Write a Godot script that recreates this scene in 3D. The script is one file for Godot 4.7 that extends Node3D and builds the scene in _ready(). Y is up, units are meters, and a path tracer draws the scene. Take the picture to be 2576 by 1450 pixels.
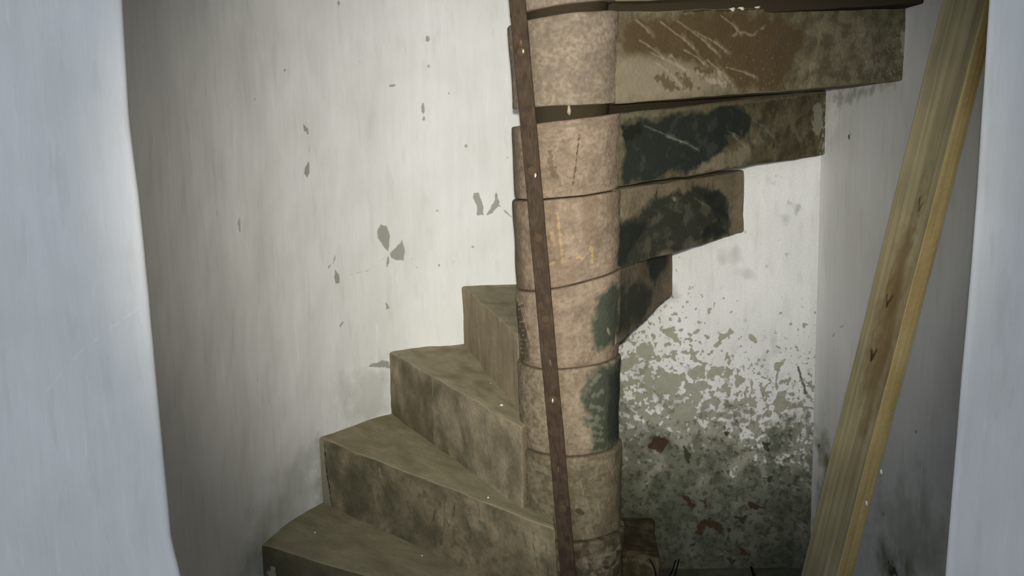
extends Node3D
# A worn stone spiral stair in a small whitewashed stairwell, lit by a camera torch. y up, metres.

const CHIP := Color(0.61, 0.61, 0.585)
const PALE := Color(0.93, 0.93, 0.93)
const GRIME := Color(0.36, 0.37, 0.28)
const BARE := Color(0.61, 0.605, 0.55)
const DARKBARE := Color(0.36, 0.38, 0.35)
const BRICK := Color(0.25, 0.175, 0.125)
const DARK := Color(0.21, 0.21, 0.16)
const WHITE := Color(0.87, 0.875, 0.88)
const STONE := Color(0.545, 0.50, 0.415)
const MOULD := Color(0.165, 0.19, 0.165)
const NEWEL := Vector3(0.133, 0, -2.28)

var wobble := FastNoiseLite.new()

static func V(x: float, y: float) -> Vector2:
	return Vector2(x, y)


# ---------------------------------------------------------------- computed textures
class Tex:
	var w: int
	var h: int
	var c := PackedByteArray()
	var z := PackedByteArray()
	var rough := PackedByteArray()
	var broad := PackedByteArray()
	var sd: int
	var origin := Vector2.ZERO   # world (s, y) of the top left corner
	var ppm := Vector2.ONE       # pixels per metre

	func _init(w_: int, h_: int, base: Color, sd_: int) -> void:
		w = w_
		h = h_
		sd = sd_
		c.resize(w * h * 3)
		z.resize(w * h)
		z.fill(128)
		var row := PackedByteArray()
		row.resize(w * 3)
		for i in w:
			row[i * 3] = base.r8
			row[i * 3 + 1] = base.g8
			row[i * 3 + 2] = base.b8
		c.clear()
		for j in h:
			c.append_array(row)
		rough = noise(sd + 77, 26.0, 2)
		broad = noise(sd + 78, 90.0, 3)

	func noise(s: int, period: float, octaves := 4, sx := 1.0, sy := 1.0) -> PackedByteArray:
		var f := FastNoiseLite.new()
		f.seed = s
		f.noise_type = FastNoiseLite.TYPE_SIMPLEX_SMOOTH
		f.frequency = 1.0 / period
		f.fractal_octaves = octaves
		var im := f.get_image(maxi(4, int(w / sx)), maxi(4, int(h / sy)), false, false, true)
		if im.get_width() != w or im.get_height() != h:
			im.resize(w, h, Image.INTERPOLATE_CUBIC)
		return im.get_data()

	func add(n: PackedByteArray, r: float, g: float, b: float, dz := 0.0) -> void:   # tone moves with the noise, by r, g, b of 255 at most
		var k := 0
		for i in w * h:
			var t: float = (n[i] - 128) / 128.0
			c[k] = clampi(int(c[k] + t * r), 0, 255)
			c[k + 1] = clampi(int(c[k + 1] + t * g), 0, 255)
			c[k + 2] = clampi(int(c[k + 2] + t * b), 0, 255)
			if dz != 0.0:
				z[i] = clampi(int(z[i] + t * dz), 0, 255)
			k += 3

	# colour where the noise lies under a limit that varies over a coarse grid (rows of equal length, 0..1)
	func patches(n: PackedByteArray, limits: Array, width: float, col: Color, a: float, dz := 0.0) -> void:
		var rows := limits.size()
		var cols: int = limits[0].size()
		var cr := col.r * 255.0
		var cg := col.g * 255.0
		var cb := col.b * 255.0
		var line := PackedFloat32Array()
		line.resize(cols)
		for y in h:
			var fy := float(y) / h * (rows - 1)
			var y0 := mini(int(fy), rows - 1)
			var y1 := mini(y0 + 1, rows - 1)
			for q in cols:
				line[q] = lerpf(limits[y0][q], limits[y1][q], fy - y0)
			for x in w:
				var fx := float(x) / w * (cols - 1)
				var x0 := int(fx)
				var lim := lerpf(line[x0], line[mini(x0 + 1, cols - 1)], fx - x0)
				var i := y * w + x
				var t := (lim - n[i] / 255.0) / width + 0.5
				if t > 0.0:
					t = minf(t, 1.0) * a
					var k := i * 3
					c[k] = int(c[k] + (cr - c[k]) * t)
					c[k + 1] = int(c[k + 1] + (cg - c[k + 1]) * t)
					c[k + 2] = int(c[k + 2] + (cb - c[k + 2]) * t)
					z[i] = clampi(int(z[i] + dz * t), 0, 255)

	func at(pts: Array) -> PackedVector2Array:      # world (s, y) to pixels
		var out := PackedVector2Array()
		for p in pts:
			out.append(Vector2((p.x - origin.x) * ppm.x, (origin.y - p.y) * ppm.y))
		return out

	func part(pts: Array) -> PackedVector2Array:    # shares of the width and the height to pixels
		var out := PackedVector2Array()
		for p in pts:
			out.append(Vector2(p.x * w, p.y * h))
		return out

	func blend(i: int, col: Color, t: float, dz: float) -> void:
		var k := i * 3
		c[k] = int(c[k] + (col.r * 255.0 - c[k]) * t)
		c[k + 1] = int(c[k + 1] + (col.g * 255.0 - c[k + 1]) * t)
		c[k + 2] = int(c[k + 2] + (col.b * 255.0 - c[k + 2]) * t)
		if dz != 0.0:
			z[i] = clampi(int(z[i] + dz * t), 0, 255)

	func draw(pts: PackedVector2Array, closed: bool, width: float, col: Color, a: float, soft: float, ragged: float, dz: float) -> void:
		if pts.size() < 2:
			return
		var lo := pts[0]
		var hi := pts[0]
		for p in pts:
			lo = lo.min(p)
			hi = hi.max(p)
		var m := width + soft + ragged
		var n := pts.size()
		for y in range(maxi(0, int(lo.y - m)), mini(h, int(hi.y + m) + 1)):
			for x in range(maxi(0, int(lo.x - m)), mini(w, int(hi.x + m) + 1)):
				var p := Vector2(x + 0.5, y + 0.5)
				var d := 1e12
				var inside := false
				for e in (n if closed else n - 1):
					var q0 := pts[e]
					var q1 := pts[(e + 1) % n]
					var v := q1 - q0
					var u := p - q0
					var t := clampf(u.dot(v) / maxf(v.length_squared(), 1e-9), 0.0, 1.0)
					d = minf(d, (u - v * t).length_squared())
					if closed and (q0.y > p.y) != (q1.y > p.y) and p.x < q0.x + v.x * (p.y - q0.y) / v.y:
						inside = not inside
				d = sqrt(d)
				if closed:
					d = -d if inside else d
				else:
					d -= width
				var i := y * w + x
				d += ((broad[i] - 128) / 160.0 + (rough[i] - 128) / 500.0) * ragged if ragged > 15.0 else (rough[i] - 128) / 128.0 * ragged
				var s := 0.5 - d / soft
				if s > 0.0:
					blend(i, col, minf(s, 1.0) * a, dz)

	func poly(pts: PackedVector2Array, col: Color, a := 1.0, soft := 2.0, ragged := 6.0, dz := 0.0) -> void:
		draw(pts, true, 0.0, col, a, soft, ragged, dz)

	func stroke(pts: PackedVector2Array, width: float, col: Color, a := 1.0, soft := 2.0, ragged := 3.0, dz := 0.0) -> void:
		draw(pts, false, width, col, a, soft, ragged, dz)

	func material(relief_cm := 0.4, roughness := 0.95) -> StandardMaterial3D:
		var m := StandardMaterial3D.new()
		m.albedo_texture = ImageTexture.create_from_image(Image.create_from_data(w, h, false, Image.FORMAT_RGB8, c))
		m.roughness = roughness
		m.metallic_specular = 0.25
		if relief_cm > 0.0:
			m.heightmap_enabled = true
			m.heightmap_texture = ImageTexture.create_from_image(Image.create_from_data(w, h, false, Image.FORMAT_L8, z))
			m.heightmap_scale = relief_cm
		return m


# ---------------------------------------------------------------- naming and describing
func tag(o: Node, label: String, category := "", group := "", kind := "") -> void:
	if label:
		o.set_meta("label", label)
	if category:
		o.set_meta("category", category)
	if group:
		o.set_meta("group", group)
	if kind:
		o.set_meta("kind", kind)


func put(called: String, mesh: Mesh, mats: Array, parent: Node = self) -> MeshInstance3D:
	var o := MeshInstance3D.new()
	o.name = called
	o.mesh = mesh
	for i in mini(mats.size(), mesh.get_surface_count()):
		o.set_surface_override_material(i, mats[i])
	parent.add_child(o, true)
	return o


func structure(called: String, mesh: Mesh, mats: Array, label: String) -> MeshInstance3D:
	var o := put(called, mesh, mats)
	tag(o, label, "", "", "structure")
	return o


# ---------------------------------------------------------------- shapes
func smooth_line(p: Array, n := 8) -> PackedVector2Array:
	var out := PackedVector2Array()
	for i in p.size() - 1:
		for k in n:
			out.append(p[i].cubic_interpolate(p[i + 1], p[maxi(i - 1, 0)], p[mini(i + 2, p.size() - 1)], float(k) / n))
	out.append(p[-1])
	return out


func table(rows: Array, y: float) -> float:     # rows of (value, height), heights falling
	if y >= rows[0].y:
		return rows[0].x
	for i in rows.size() - 1:
		if y >= rows[i + 1].y:
			return remap(y, rows[i].y, rows[i + 1].y, rows[i].x, rows[i + 1].x)
	return rows[-1].x


# A wall of some thickness along a plan line; the room lies to the right of the way it runs.
func wall_mesh(line: PackedVector2Array, y0: float, y1: float, cell: float, thick: float, tex_size: Vector2, tex_origin: Vector2, uneven: float, jamb := 0) -> ArrayMesh:
	var st := SurfaceTool.new()
	st.begin(Mesh.PRIMITIVE_TRIANGLES)
	var n := line.size()
	var rows := int(ceil((y1 - y0) / cell))
	var s := 0.0
	var total := 0.0
	for i in n - 1:
		total += line[i].distance_to(line[i + 1])
	var outer := PackedVector2Array()
	for i in n:
		var d := (line[mini(i + 1, n - 1)] - line[maxi(i - 1, 0)]).normalized()
		var right := Vector2(-d.y, d.x)
		if jamb == 1:
			outer.append(V(minf(line[i].x, -0.80), -1.82))
		elif jamb == 2:
			outer.append(V(maxf(line[i].x, 1.13), -1.86))
		else:
			outer.append(line[i] - right * thick)
		if i > 0:
			s += line[i].distance_to(line[i - 1])
		var fade := smoothstep(0.0, 0.08, s) * smoothstep(0.0, 0.08, total - s)
		for j in rows + 1:
			var y := lerpf(y0, y1, float(j) / rows)
			var q := line[i] + right * fade * uneven * (wobble.get_noise_2d(s * 260.0, y * 200.0 + line[0].x * 900.0) + 0.25 * wobble.get_noise_2d(s * 1500.0, y * 1200.0))
			if jamb == 1:
				q.x += left_edge(q, y)
			elif jamb == 2:
				q.x += right_edge(q, y)
			st.set_uv(Vector2(clampf((s - tex_origin.x) / tex_size.x, 0.002, 0.998), clampf((tex_origin.y - y) / tex_size.y, 0.002, 0.998)))
			st.add_vertex(Vector3(q.x, y, q.y))
	for i in n - 1:
		for j in rows:
			var a := i * (rows + 1) + j
			var b := a + rows + 1
			for k in [a, a + 1, b + 1, a, b + 1, b]:
				st.add_index(k)
	st.generate_normals()
	var mesh := st.commit()
	st = SurfaceTool.new()
	st.begin(Mesh.PRIMITIVE_TRIANGLES)
	st.set_smooth_group(-1)
	for i in n - 1:
		quad(st, Vector3(outer[i + 1].x, y0, outer[i + 1].y), Vector3(outer[i + 1].x, y1, outer[i + 1].y), Vector3(outer[i].x, y1, outer[i].y), Vector3(outer[i].x, y0, outer[i].y))
		for y in [y0, y1]:
			var p := [Vector3(line[i].x, y, line[i].y), Vector3(line[i + 1].x, y, line[i + 1].y), Vector3(outer[i + 1].x, y, outer[i + 1].y), Vector3(outer[i].x, y, outer[i].y)]
			if y == y0:
				p.reverse()
			quad(st, p[0], p[3], p[2], p[1])
	for i in [0, n - 1]:
		quad(st, Vector3(line[i].x, y0, line[i].y), Vector3(line[i].x, y1, line[i].y), Vector3(outer[i].x, y1, outer[i].y), Vector3(outer[i].x, y0, outer[i].y))
	st.generate_normals()
	st.commit(mesh)
	return mesh


func quad(st: SurfaceTool, a: Vector3, b: Vector3, c: Vector3, d: Vector3) -> void:
	for p in [a, b, c, a, c, d]:
		st.set_uv(Vector2(p.x + p.z, p.y))
		st.add_vertex(p)


func box(lo: Vector3, hi: Vector3) -> ArrayMesh:
	var b := BoxMesh.new()
	b.size = hi - lo
	var st := SurfaceTool.new()
	st.append_from(b, 0, Transform3D(Basis(), (lo + hi) / 2.0))
	return st.commit()


func lines_of(n: int, d: float) -> PackedFloat32Array:
	var out := PackedFloat32Array([0.0, d * 0.3, d * 0.65, d])
	for i in range(1, n):
		out.append(lerpf(d, 1.0 - d, float(i) / n))
	out.append_array(PackedFloat32Array([1.0 - d, 1.0 - d * 0.65, 1.0 - d * 0.3, 1.0]))
	return out


# A block between eight corners (index: along + 2 * up + 4 * through) with rounded, slightly uneven edges.
# One surface per face, in the order through 1, through 0, up 1, up 0, along 1, along 0.
func block(c: Array, rounding: float, uneven: float, grain := 1.0, cells := Vector3i(24, 8, 8)) -> ArrayMesh:
	var mid := Vector3.ZERO
	for p in c:
		mid += p / 8.0
	var size := Vector3(((c[1] + c[3] + c[5] + c[7]) - (c[0] + c[2] + c[4] + c[6])).length() / 4.0, ((c[2] + c[3] + c[6] + c[7]) - (c[0] + c[1] + c[4] + c[5])).length() / 4.0, ((c[4] + c[5] + c[6] + c[7]) - (c[0] + c[1] + c[2] + c[3])).length() / 4.0)
	var d := Vector3(minf(rounding / size.x, 0.3), minf(rounding / size.y, 0.3), minf(rounding / size.z, 0.3))
	var mesh := ArrayMesh.new()
	for face in [[2, 1.0], [2, 0.0], [1, 1.0], [1, 0.0], [0, 1.0], [0, 0.0]]:
		var axis: int = face[0]
		var b := 1 if axis == 0 else 0
		var e := 1 if axis == 2 else 2
		var lb := lines_of(cells[b], d[b])
		var le := lines_of(cells[e], d[e])
		var st := SurfaceTool.new()
		st.begin(Mesh.PRIMITIVE_TRIANGLES)
		for i in lb.size():
			for j in le.size():
				var t := Vector3.ZERO
				t[axis] = face[1]
				t[b] = lb[i]
				t[e] = le[j]
				var uv := Vector2(lb[i], 1.0 - le[j])
				if axis == 0:
					uv = Vector2(le[j], 1.0 - lb[i])
				elif axis == 1 or face[1] == 0.0:
					uv.x = 1.0 - uv.x
				var off := Vector3.ZERO
				var inner := Vector3.ZERO
				for k in 3:
					inner[k] = clampf(t[k], d[k], 1.0 - d[k])
					off[k] = (t[k] - inner[k]) / d[k]
				t = inner + off.normalized() * d
				var p: Vector3 = c[0].lerp(c[1], t.x).lerp(c[2].lerp(c[3], t.x), t.y).lerp(c[4].lerp(c[5], t.x).lerp(c[6].lerp(c[7], t.x), t.y), t.z)
				var f := p * 450.0 * grain
				p += uneven * (Vector3(wobble.get_noise_3dv(f), wobble.get_noise_3dv(f + Vector3(91, 7, 3)), wobble.get_noise_3dv(f + Vector3(5, 70, 41))) + 0.45 * Vector3(wobble.get_noise_3dv(f * 5.0), wobble.get_noise_3dv(f * 5.0 + Vector3(91, 7, 3)), wobble.get_noise_3dv(f * 5.0 + Vector3(5, 70, 41))))
				st.set_uv(uv)
				st.add_vertex(p)
		var m := le.size()
		var probe: Vector3 = Vector3.ZERO
		for q in 8:
			if ((q >> axis) & 1) == int(face[1]):
				probe += c[q] / 4.0
		var flip: bool = (axis == 1) == (face[1] == 1.0)
		var e1: Vector3 = c[1 << b] - c[0]
		var e2: Vector3 = c[1 << e] - c[0]
		flip = e1.cross(e2).dot(probe - mid) < 0.0
		for i in lb.size() - 1:
			for j in m - 1:
				var a := i * m + j
				var q := [a, a + m + 1, a + m, a, a + 1, a + m + 1] if not flip else [a, a + m, a + m + 1, a, a + m + 1, a + 1]
				for k in q:
					st.add_index(k)
		st.generate_normals()
		st.commit(mesh)
	return mesh


# A drum of the newel: turned about the newel's axis, its beds tipped a little from left to right.
func drum_mesh(bottom: float, top: float, tip0: float, tip1: float, r: float, uneven := 0.004) -> ArrayMesh:
	var st := SurfaceTool.new()
	st.begin(Mesh.PRIMITIVE_TRIANGLES)
	var prof: Array[Vector2] = [V(0, 0), V(r - 0.03, 0), V(r - 0.006, 0.0), V(r - 0.0045, 0.002), V(r - 0.0035, 0.006)]
	for k in 7:
		prof.append(V(r - 0.003 + 0.0008 * k, 0.12 + 0.11 * k))
	prof.append_array([V(r + 0.003, 0.96), V(r + 0.0025, 0.982), V(r + 0.0008, 0.995), V(r - 0.003, 1.0), V(r - 0.03, 1.0), V(0, 1.0)])
	var seg := 72
	for i in seg + 1:
		var a := TAU * i / seg - PI
		var dir := Vector3(sin(a), 0, cos(a))
		for k in prof.size():
			var q := prof[k]
			var low := bottom + tip0 * dir.x * q.x / r
			var high := top + tip1 * dir.x * q.x / r
			var v := q.y if q.y > 0.05 or k < 2 else q.y / (top - bottom)
			var p := NEWEL + dir * q.x + Vector3(0, lerpf(low, high, v), 0)
			var f := p * 480.0
			if q.x > 0.0:
				p += uneven * (dir * wobble.get_noise_3dv(f) + Vector3(0, 0.6 * wobble.get_noise_3dv(f * 1.3 + Vector3(9, 9, 9)), 0) + dir * 0.4 * wobble.get_noise_3dv(f * 5.0))
			st.set_uv(Vector2((rad_to_deg(a) + 110.0) / 220.0, 1.0 - v))
			st.add_vertex(p)
	var m := prof.size()
	for i in seg:
		for k in m - 1:
			var a := i * m + k
			for q in [a, a + 1, a + m + 1, a, a + m + 1, a + m]:
				st.add_index(q)
	st.generate_normals()
	return st.commit()


func tube(pts: Array, radii: Array, sides := 7) -> ArrayMesh:
	var st := SurfaceTool.new()
	st.begin(Mesh.PRIMITIVE_TRIANGLES)
	var n := pts.size()
	for i in n:
		var d: Vector3 = (pts[mini(i + 1, n - 1)] - pts[maxi(i - 1, 0)]).normalized()
		var u := d.cross(Vector3(0.3, 0.2, 1)).normalized()
		var v := d.cross(u)
		for k in sides:
			var a := TAU * k / sides
			st.set_uv(Vector2(float(k) / sides, float(i) / n))
			st.add_vertex(pts[i] + (u * cos(a) + v * sin(a)) * radii[i])
	for i in n - 1:
		for k in sides:
			var a := i * sides + k
			var b := i * sides + (k + 1) % sides
			for q in [a, a + sides, b + sides, a, b + sides, b]:
				st.add_index(q)
	for k in range(1, sides - 1):
		for q in [0, k, k + 1, (n - 1) * sides, (n - 1) * sides + k + 1, (n - 1) * sides + k]:
			st.add_index(q)
	st.generate_normals()
	return st.commit()


func lump(size: Vector3, sd: int) -> ArrayMesh:
	var s := SphereMesh.new()
	s.radial_segments = 12
	s.rings = 6
	s.radius = 0.5
	s.height = 1.0
	var arr := s.get_mesh_arrays()
	var v: PackedVector3Array = arr[Mesh.ARRAY_VERTEX]
	for i in v.size():
		v[i] = v[i] * (1.0 + 0.6 * wobble.get_noise_3dv(v[i] * 120.0 + Vector3(sd * 50, 0, 0))) * size
	arr[Mesh.ARRAY_VERTEX] = v
	var m := ArrayMesh.new()
	m.add_surface_from_arrays(Mesh.PRIMITIVE_TRIANGLES, arr)
	return m


func plain(col: Color, roughness := 0.9) -> StandardMaterial3D:
	var m := StandardMaterial3D.new()
	m.albedo_color = col
	m.roughness = roughness
	m.metallic_specular = 0.25
	return m


# ---------------------------------------------------------------- surfaces
func paint(w: int, h: int, sd: int, metre_px: float) -> Tex:      # brushed whitewash
	var x := Tex.new(w, h, WHITE, sd)
	x.add(x.noise(sd + 1, metre_px * 0.035, 4, 1.0, 14.0), 3, 3, 3, 12)
	x.add(x.noise(sd + 2, metre_px * 0.006, 3, 1.0, 10.0), 2, 2, 2, 8)
	x.add(x.noise(sd + 3, metre_px * 0.25, 3), 5, 5, 6)
	x.patches(x.noise(sd + 4, metre_px * 0.05, 4, 1.0, 5.0), [[0.22]], 0.16, Color(0.80, 0.80, 0.79), 0.35, -6)
	x.patches(x.noise(sd + 5, metre_px * 0.03, 4, 1.0, 9.0), [[0.16]], 0.12, PALE, 0.35, 10)
	return x


func stone(w: int, h: int, sd: int, px: float, base := STONE, contrast := 1.0) -> Tex:
	var x := Tex.new(w, h, base, sd)
	x.add(x.noise(sd + 1, px * 0.12, 5), 16 * contrast, 15 * contrast, 13 * contrast, 30)
	x.add(x.noise(sd + 2, px * 0.02, 4), 9 * contrast, 9 * contrast, 8 * contrast, 24)
	x.add(x.noise(sd + 3, px * 0.035, 4, 3.0, 1.0), 6 * contrast, 6 * contrast, 5 * contrast, 12)
	return x


func scratches(x: Tex, list: Array, width: float, col: Color, a: float) -> void:
	for s in list:
		var mid := V(lerpf(s[0], s[2], 0.5) + 0.006, lerpf(s[1], s[3], 0.5))
		x.stroke(x.part([V(s[0], s[1]), mid, V(s[2], s[3])]), width * 0.7, col, a * 0.75, 4.5, width * 0.6, 8)
		x.stroke(x.part([mid + V(0.008, 0.0), V(s[2] + 0.01, s[3] + 0.03)]), width * 1.6, col, a * 0.4, 9.0, 4.0, 4)


func _ready() -> void:
	# ------------------------------------------------------------ camera, light, exposure
	var cam := Camera3D.new()
	cam.name = "camera"
	cam.position = Vector3(0, 1.49, 0)
	cam.rotation_degrees = Vector3(-9.168, 0, -1.3165)
	cam.fov = 32.967
	cam.near = 0.02
	add_child(cam)
	cam.current = true

	var env := Environment.new()
	env.background_mode = Environment.BG_COLOR
	env.background_color = Color(0.55, 0.62, 0.72)
	env.ambient_light_source = Environment.AMBIENT_SOURCE_DISABLED
	env.tonemap_mode = Environment.TONE_MAPPER_LINEAR
	env.tonemap_exposure = 1.0
	env.sdfgi_enabled = true
	env.ssao_enabled = true
	env.ssil_enabled = true
	var we := WorldEnvironment.new()
	we.name = "world"
	we.environment = env
	add_child(we)

	var torch := SpotLight3D.new()          # the camera's own light, just left of the lens
	torch.name = "camera_torch"
	torch.position = Vector3(0.0, 1.53, 0.01)
	torch.light_color = Color(1.0, 0.972, 0.90)
	torch.light_energy = 6.9
	torch.light_size = 0.012
	torch.spot_range = 12.0
	torch.spot_attenuation = 2.0
	torch.spot_angle = 26.5
	torch.spot_angle_attenuation = 1.0
	torch.shadow_enabled = true
	add_child(torch)
	torch.look_at_from_position(torch.position, Vector3(0.09, 1.27, -3.1))

	var day_fill := AreaLight3D.new()            # added cool fill light, at a made-up window behind the camera
	day_fill.name = "added_daylight"
	day_fill.position = Vector3(-0.4, 1.6, 1.40)
	day_fill.area_size = Vector2(1.1, 1.2)
	day_fill.light_color = Color(0.93, 0.965, 1.0)
	day_fill.light_energy = 3.8
	day_fill.area_range = 12.0
	day_fill.area_attenuation = 2.0
	day_fill.shadow_enabled = true
	add_child(day_fill)

	wobble.seed = 11
	wobble.noise_type = FastNoiseLite.TYPE_SIMPLEX_SMOOTH
	wobble.frequency = 0.01
	wobble.fractal_octaves = 2

	build_walls()
	build_room()
	build_stair()
	build_bar()
	build_plank()
	build_small_things()


# ---------------------------------------------------------------- walls of the stairwell and its doorway
func left_edge(q: Vector2, y: float) -> float:
	return (table([V(-0.648, 1.723), V(-0.654, 1.525), V(-0.648, 1.388), V(-0.644, 1.105), V(-0.642, 0.882), V(-0.641, 0.767), V(-0.635, 0.72), V(-0.628, 0.689), V(-0.628, 0.2)], y) + 0.642) * smoothstep(-0.9, -0.68, q.x)


func right_edge(q: Vector2, y: float) -> float:
	return (table([V(0.819, 1.69), V(0.816, 1.424), V(0.812, 1.215), V(0.805, 1.034), V(0.798, 0.809), V(0.795, 0.654), V(0.79, 0.2)], y) - 0.805) * (1.0 - smoothstep(0.84, 1.1, q.x)) if q.y > -1.72 else 0.0


func build_walls() -> void:
	var rest := plain(Color(0.80, 0.80, 0.80))
	var x := paint(1500, 1500, 100, 830.0)
	x.origin = V(0, 1.93)
	x.ppm = V(1500 / 1.875, 1500 / 1.8)
	x.poly(x.at([V(1.308, 1.21), V(1.328, 1.207), V(1.339, 1.185), V(1.338, 1.153), V(1.331, 1.126), V(1.311, 1.147), V(1.294, 1.173), V(1.294, 1.192)]), CHIP, 0.95, 2, 2.5, -60)
	x.poly(x.at([V(1.337, 1.116), V(1.364, 1.139), V(1.382, 1.155), V(1.391, 1.121), V(1.384, 1.09), V(1.362, 1.095), V(1.342, 1.103)]), CHIP, 0.95, 2, 2.5, -60)
	x.poly(x.at([V(1.619, 1.297), V(1.635, 1.297), V(1.64, 1.278), V(1.647, 1.265), V(1.649, 1.225), V(1.628, 1.226), V(1.628, 1.253), V(1.617, 1.285)]), CHIP, 0.95, 2, 2.5, -60)
	x.poly(x.at([V(1.691, 1.295), V(1.701, 1.266), V(1.695, 1.251), V(1.68, 1.232), V(1.661, 1.225), V(1.67, 1.245), V(1.684, 1.264)]), CHIP, 0.95, 2, 2.5, -60)
	x.poly(x.at([V(1.016, 1.528), V(1.029, 1.516), V(1.033, 1.503), V(1.021, 1.502)]), CHIP, 0.95, 2, 2.5, -60)
	x.poly(x.at([V(1.035, 1.512), V(1.044, 1.496), V(1.032, 1.491)]), CHIP, 0.95, 2, 2.5, -60)
	x.poly(x.at([V(1.036, 1.418), V(1.037, 1.384), V(1.025, 1.373), V(1.013, 1.385), V(1.017, 1.4)]), CHIP, 0.95, 2, 2.5, -60)
	x.poly(x.at([V(1.117, 1.092), V(1.135, 1.077), V(1.134, 1.051), V(1.117, 1.051), V(1.114, 1.068)]), CHIP, 0.95, 2, 2.5, -60)
	x.poly(x.at([V(1.313, 0.964), V(1.324, 0.956), V(1.328, 0.944), V(1.315, 0.943)]), CHIP, 0.95, 2, 2.5, -60)
	x.poly(x.at([V(1.222, 0.773), V(1.265, 0.779), V(1.288, 0.782), V(1.318, 0.773), V(1.317, 0.752), V(1.249, 0.769)]), CHIP, 0.95, 2, 2.5, -60)
	x.stroke(x.at([V(1.331, 1.11), V(1.331, 1.094), V(1.323, 1.079)]), 2, CHIP, 0.9, 2, 5, -50)
	x.stroke(x.at([V(1.701, 1.254), V(1.718, 1.237), V(1.729, 1.224), V(1.742, 1.215)]), 1.2, CHIP, 0.9, 1.5, 3, -50)
	x.stroke(x.at([V(1.122, 1.133), V(1.114, 1.116), V(1.092, 1.105)]), 2.2, CHIP, 0.9, 2, 4, -50)
	x.stroke(x.at([V(1.467, 1.579), V(1.468, 1.533)]), 2.4, CHIP, 0.9, 2, 4, -50)
	x.stroke(x.at([V(1.36, 1.633), V(1.378, 1.638)]), 2, CHIP, 0.9, 2, 4, -50)
	x.stroke(x.at([V(1.413, 1.094), V(1.416, 1.076), V(1.429, 1.065)]), 1.2, CHIP, 0.8, 2, 4, -40)
	x.stroke(x.at([V(1.042, 1.462), V(1.04, 1.446)]), 1, CHIP, 0.8, 2, 2, -40)
	x.stroke(x.at([V(1.141, 0.929), V(1.128, 0.918)]), 2, CHIP, 0.8, 2, 3, -40)
	x.stroke(x.at([V(0.74, 0.867), V(0.731, 0.846)]), 1.5, CHIP, 0.8, 2, 3, -40)
	x.stroke(x.at([V(0.684, 1.283), V(0.682, 1.255)]), 3, CHIP, 0.6, 3, 4, -30)
	x.stroke(x.at([V(0.569, 1.313), V(0.57, 1.301)]), 3, CHIP, 0.35, 4, 4, -20)
	x.stroke(x.at([V(1.18, 1.071), V(1.259, 1.074), V(1.332, 1.116)]), 0.7, CHIP, 0.35, 1.5, 3, -15)
	x.stroke(x.at([V(1.489, 1.78), V(1.488, 1.775)]), 5.6, CHIP, 0.9, 2, 4, -50)
	x.stroke(x.at([V(1.189, 1.869), V(1.189, 1.866)]), 3.2, CHIP, 0.9, 2, 4, -40)
	x.stroke(x.at([V(1.55, 1.612), V(1.55, 1.61)]), 2.4, CHIP, 0.8, 2, 4, -40)
	x.stroke(x.at([V(1.501, 1.614), V(1.501, 1.612)]), 2.4, CHIP, 0.8, 2, 4, -40)
	x.stroke(x.at([V(0.954, 1.669), V(0.953, 1.667)]), 2.4, CHIP, 0.8, 2, 4, -40)
	x.stroke(x.at([V(1.599, 1.448), V(1.599, 1.446)]), 2.4, CHIP, 0.8, 2, 4, -40)
	x.stroke(x.at([V(1.5, 1.068), V(1.5, 1.066)]), 2.4, CHIP, 0.8, 2, 4, -40)
	x.stroke(x.at([V(1.731, 1.407), V(1.731, 1.405)]), 2.4, CHIP, 0.8, 2, 4, -40)
	x.stroke(x.at([V(1.258, 1.705), V(1.258, 1.704)]), 1.6, CHIP, 0.7, 2, 4, -30)
	x.stroke(x.at([V(1.489, 1.694), V(1.489, 1.693)]), 1.6, CHIP, 0.7, 2, 4, -30)
	x.stroke(x.at([V(1.548, 1.08), V(1.548, 1.078)]), 1.6, CHIP, 0.7, 2, 4, -30)
	x.stroke(x.at([V(0.171, 1.672), V(0.171, 1.671)]), 1.6, CHIP, 0.7, 2, 4, -30)
	x.stroke(x.at([V(0.806, 1.587), V(0.806, 1.586)]), 1.6, CHIP, 0.7, 2, 4, -30)
	x.stroke(x.at([V(1.501, 1.244), V(1.501, 1.243)]), 1.6, CHIP, 0.7, 2, 4, -30)
	x.stroke(x.at([V(1.612, 1.125), V(1.612, 1.123)]), 1.6, CHIP, 0.7, 2, 4, -30)
	x.stroke(x.at([V(0.307, 0.934), V(0.29, 0.914)]), 1.6, PALE, 0.5, 2, 3, 20)
	x.stroke(x.at([V(0.432, 1.128), V(0.403, 1.091)]), 1.6, PALE, 0.5, 2, 3, 20)
	x.stroke(x.at([V(0.346, 1.192), V(0.337, 1.176)]), 1.6, PALE, 0.5, 2, 3, 20)
	x.stroke(x.at([V(0.284, 1.052), V(0.287, 1.041)]), 1.6, PALE, 0.5, 2, 3, 20)
	x.poly(x.at([V(1.142, 0.744), V(1.232, 0.757), V(1.311, 0.742), V(1.304, 0.619), V(1.183, 0.608), V(1.118, 0.662)]), GRIME, 0.16, 70, 60, -8)
	x.poly(x.at([V(0.801, 0.52), V(0.984, 0.576), V(1.01, 0.407), V(0.787, 0.408), V(0.672, 0.423), V(0.659, 0.496)]), GRIME, 0.16, 80, 60, -8)
	x.poly(x.at([V(0.648, 0.422), V(0.693, 0.403), V(0.698, 0.308), V(0.536, 0.386)]), GRIME, 0.22, 60, 40, -8)
	x.poly(x.at([V(1.004, 0.595), V(1.034, 0.561), V(1.028, 0.398), V(0.998, 0.399), V(0.988, 0.489)]), GRIME, 0.25, 30, 24, -8)
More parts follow.
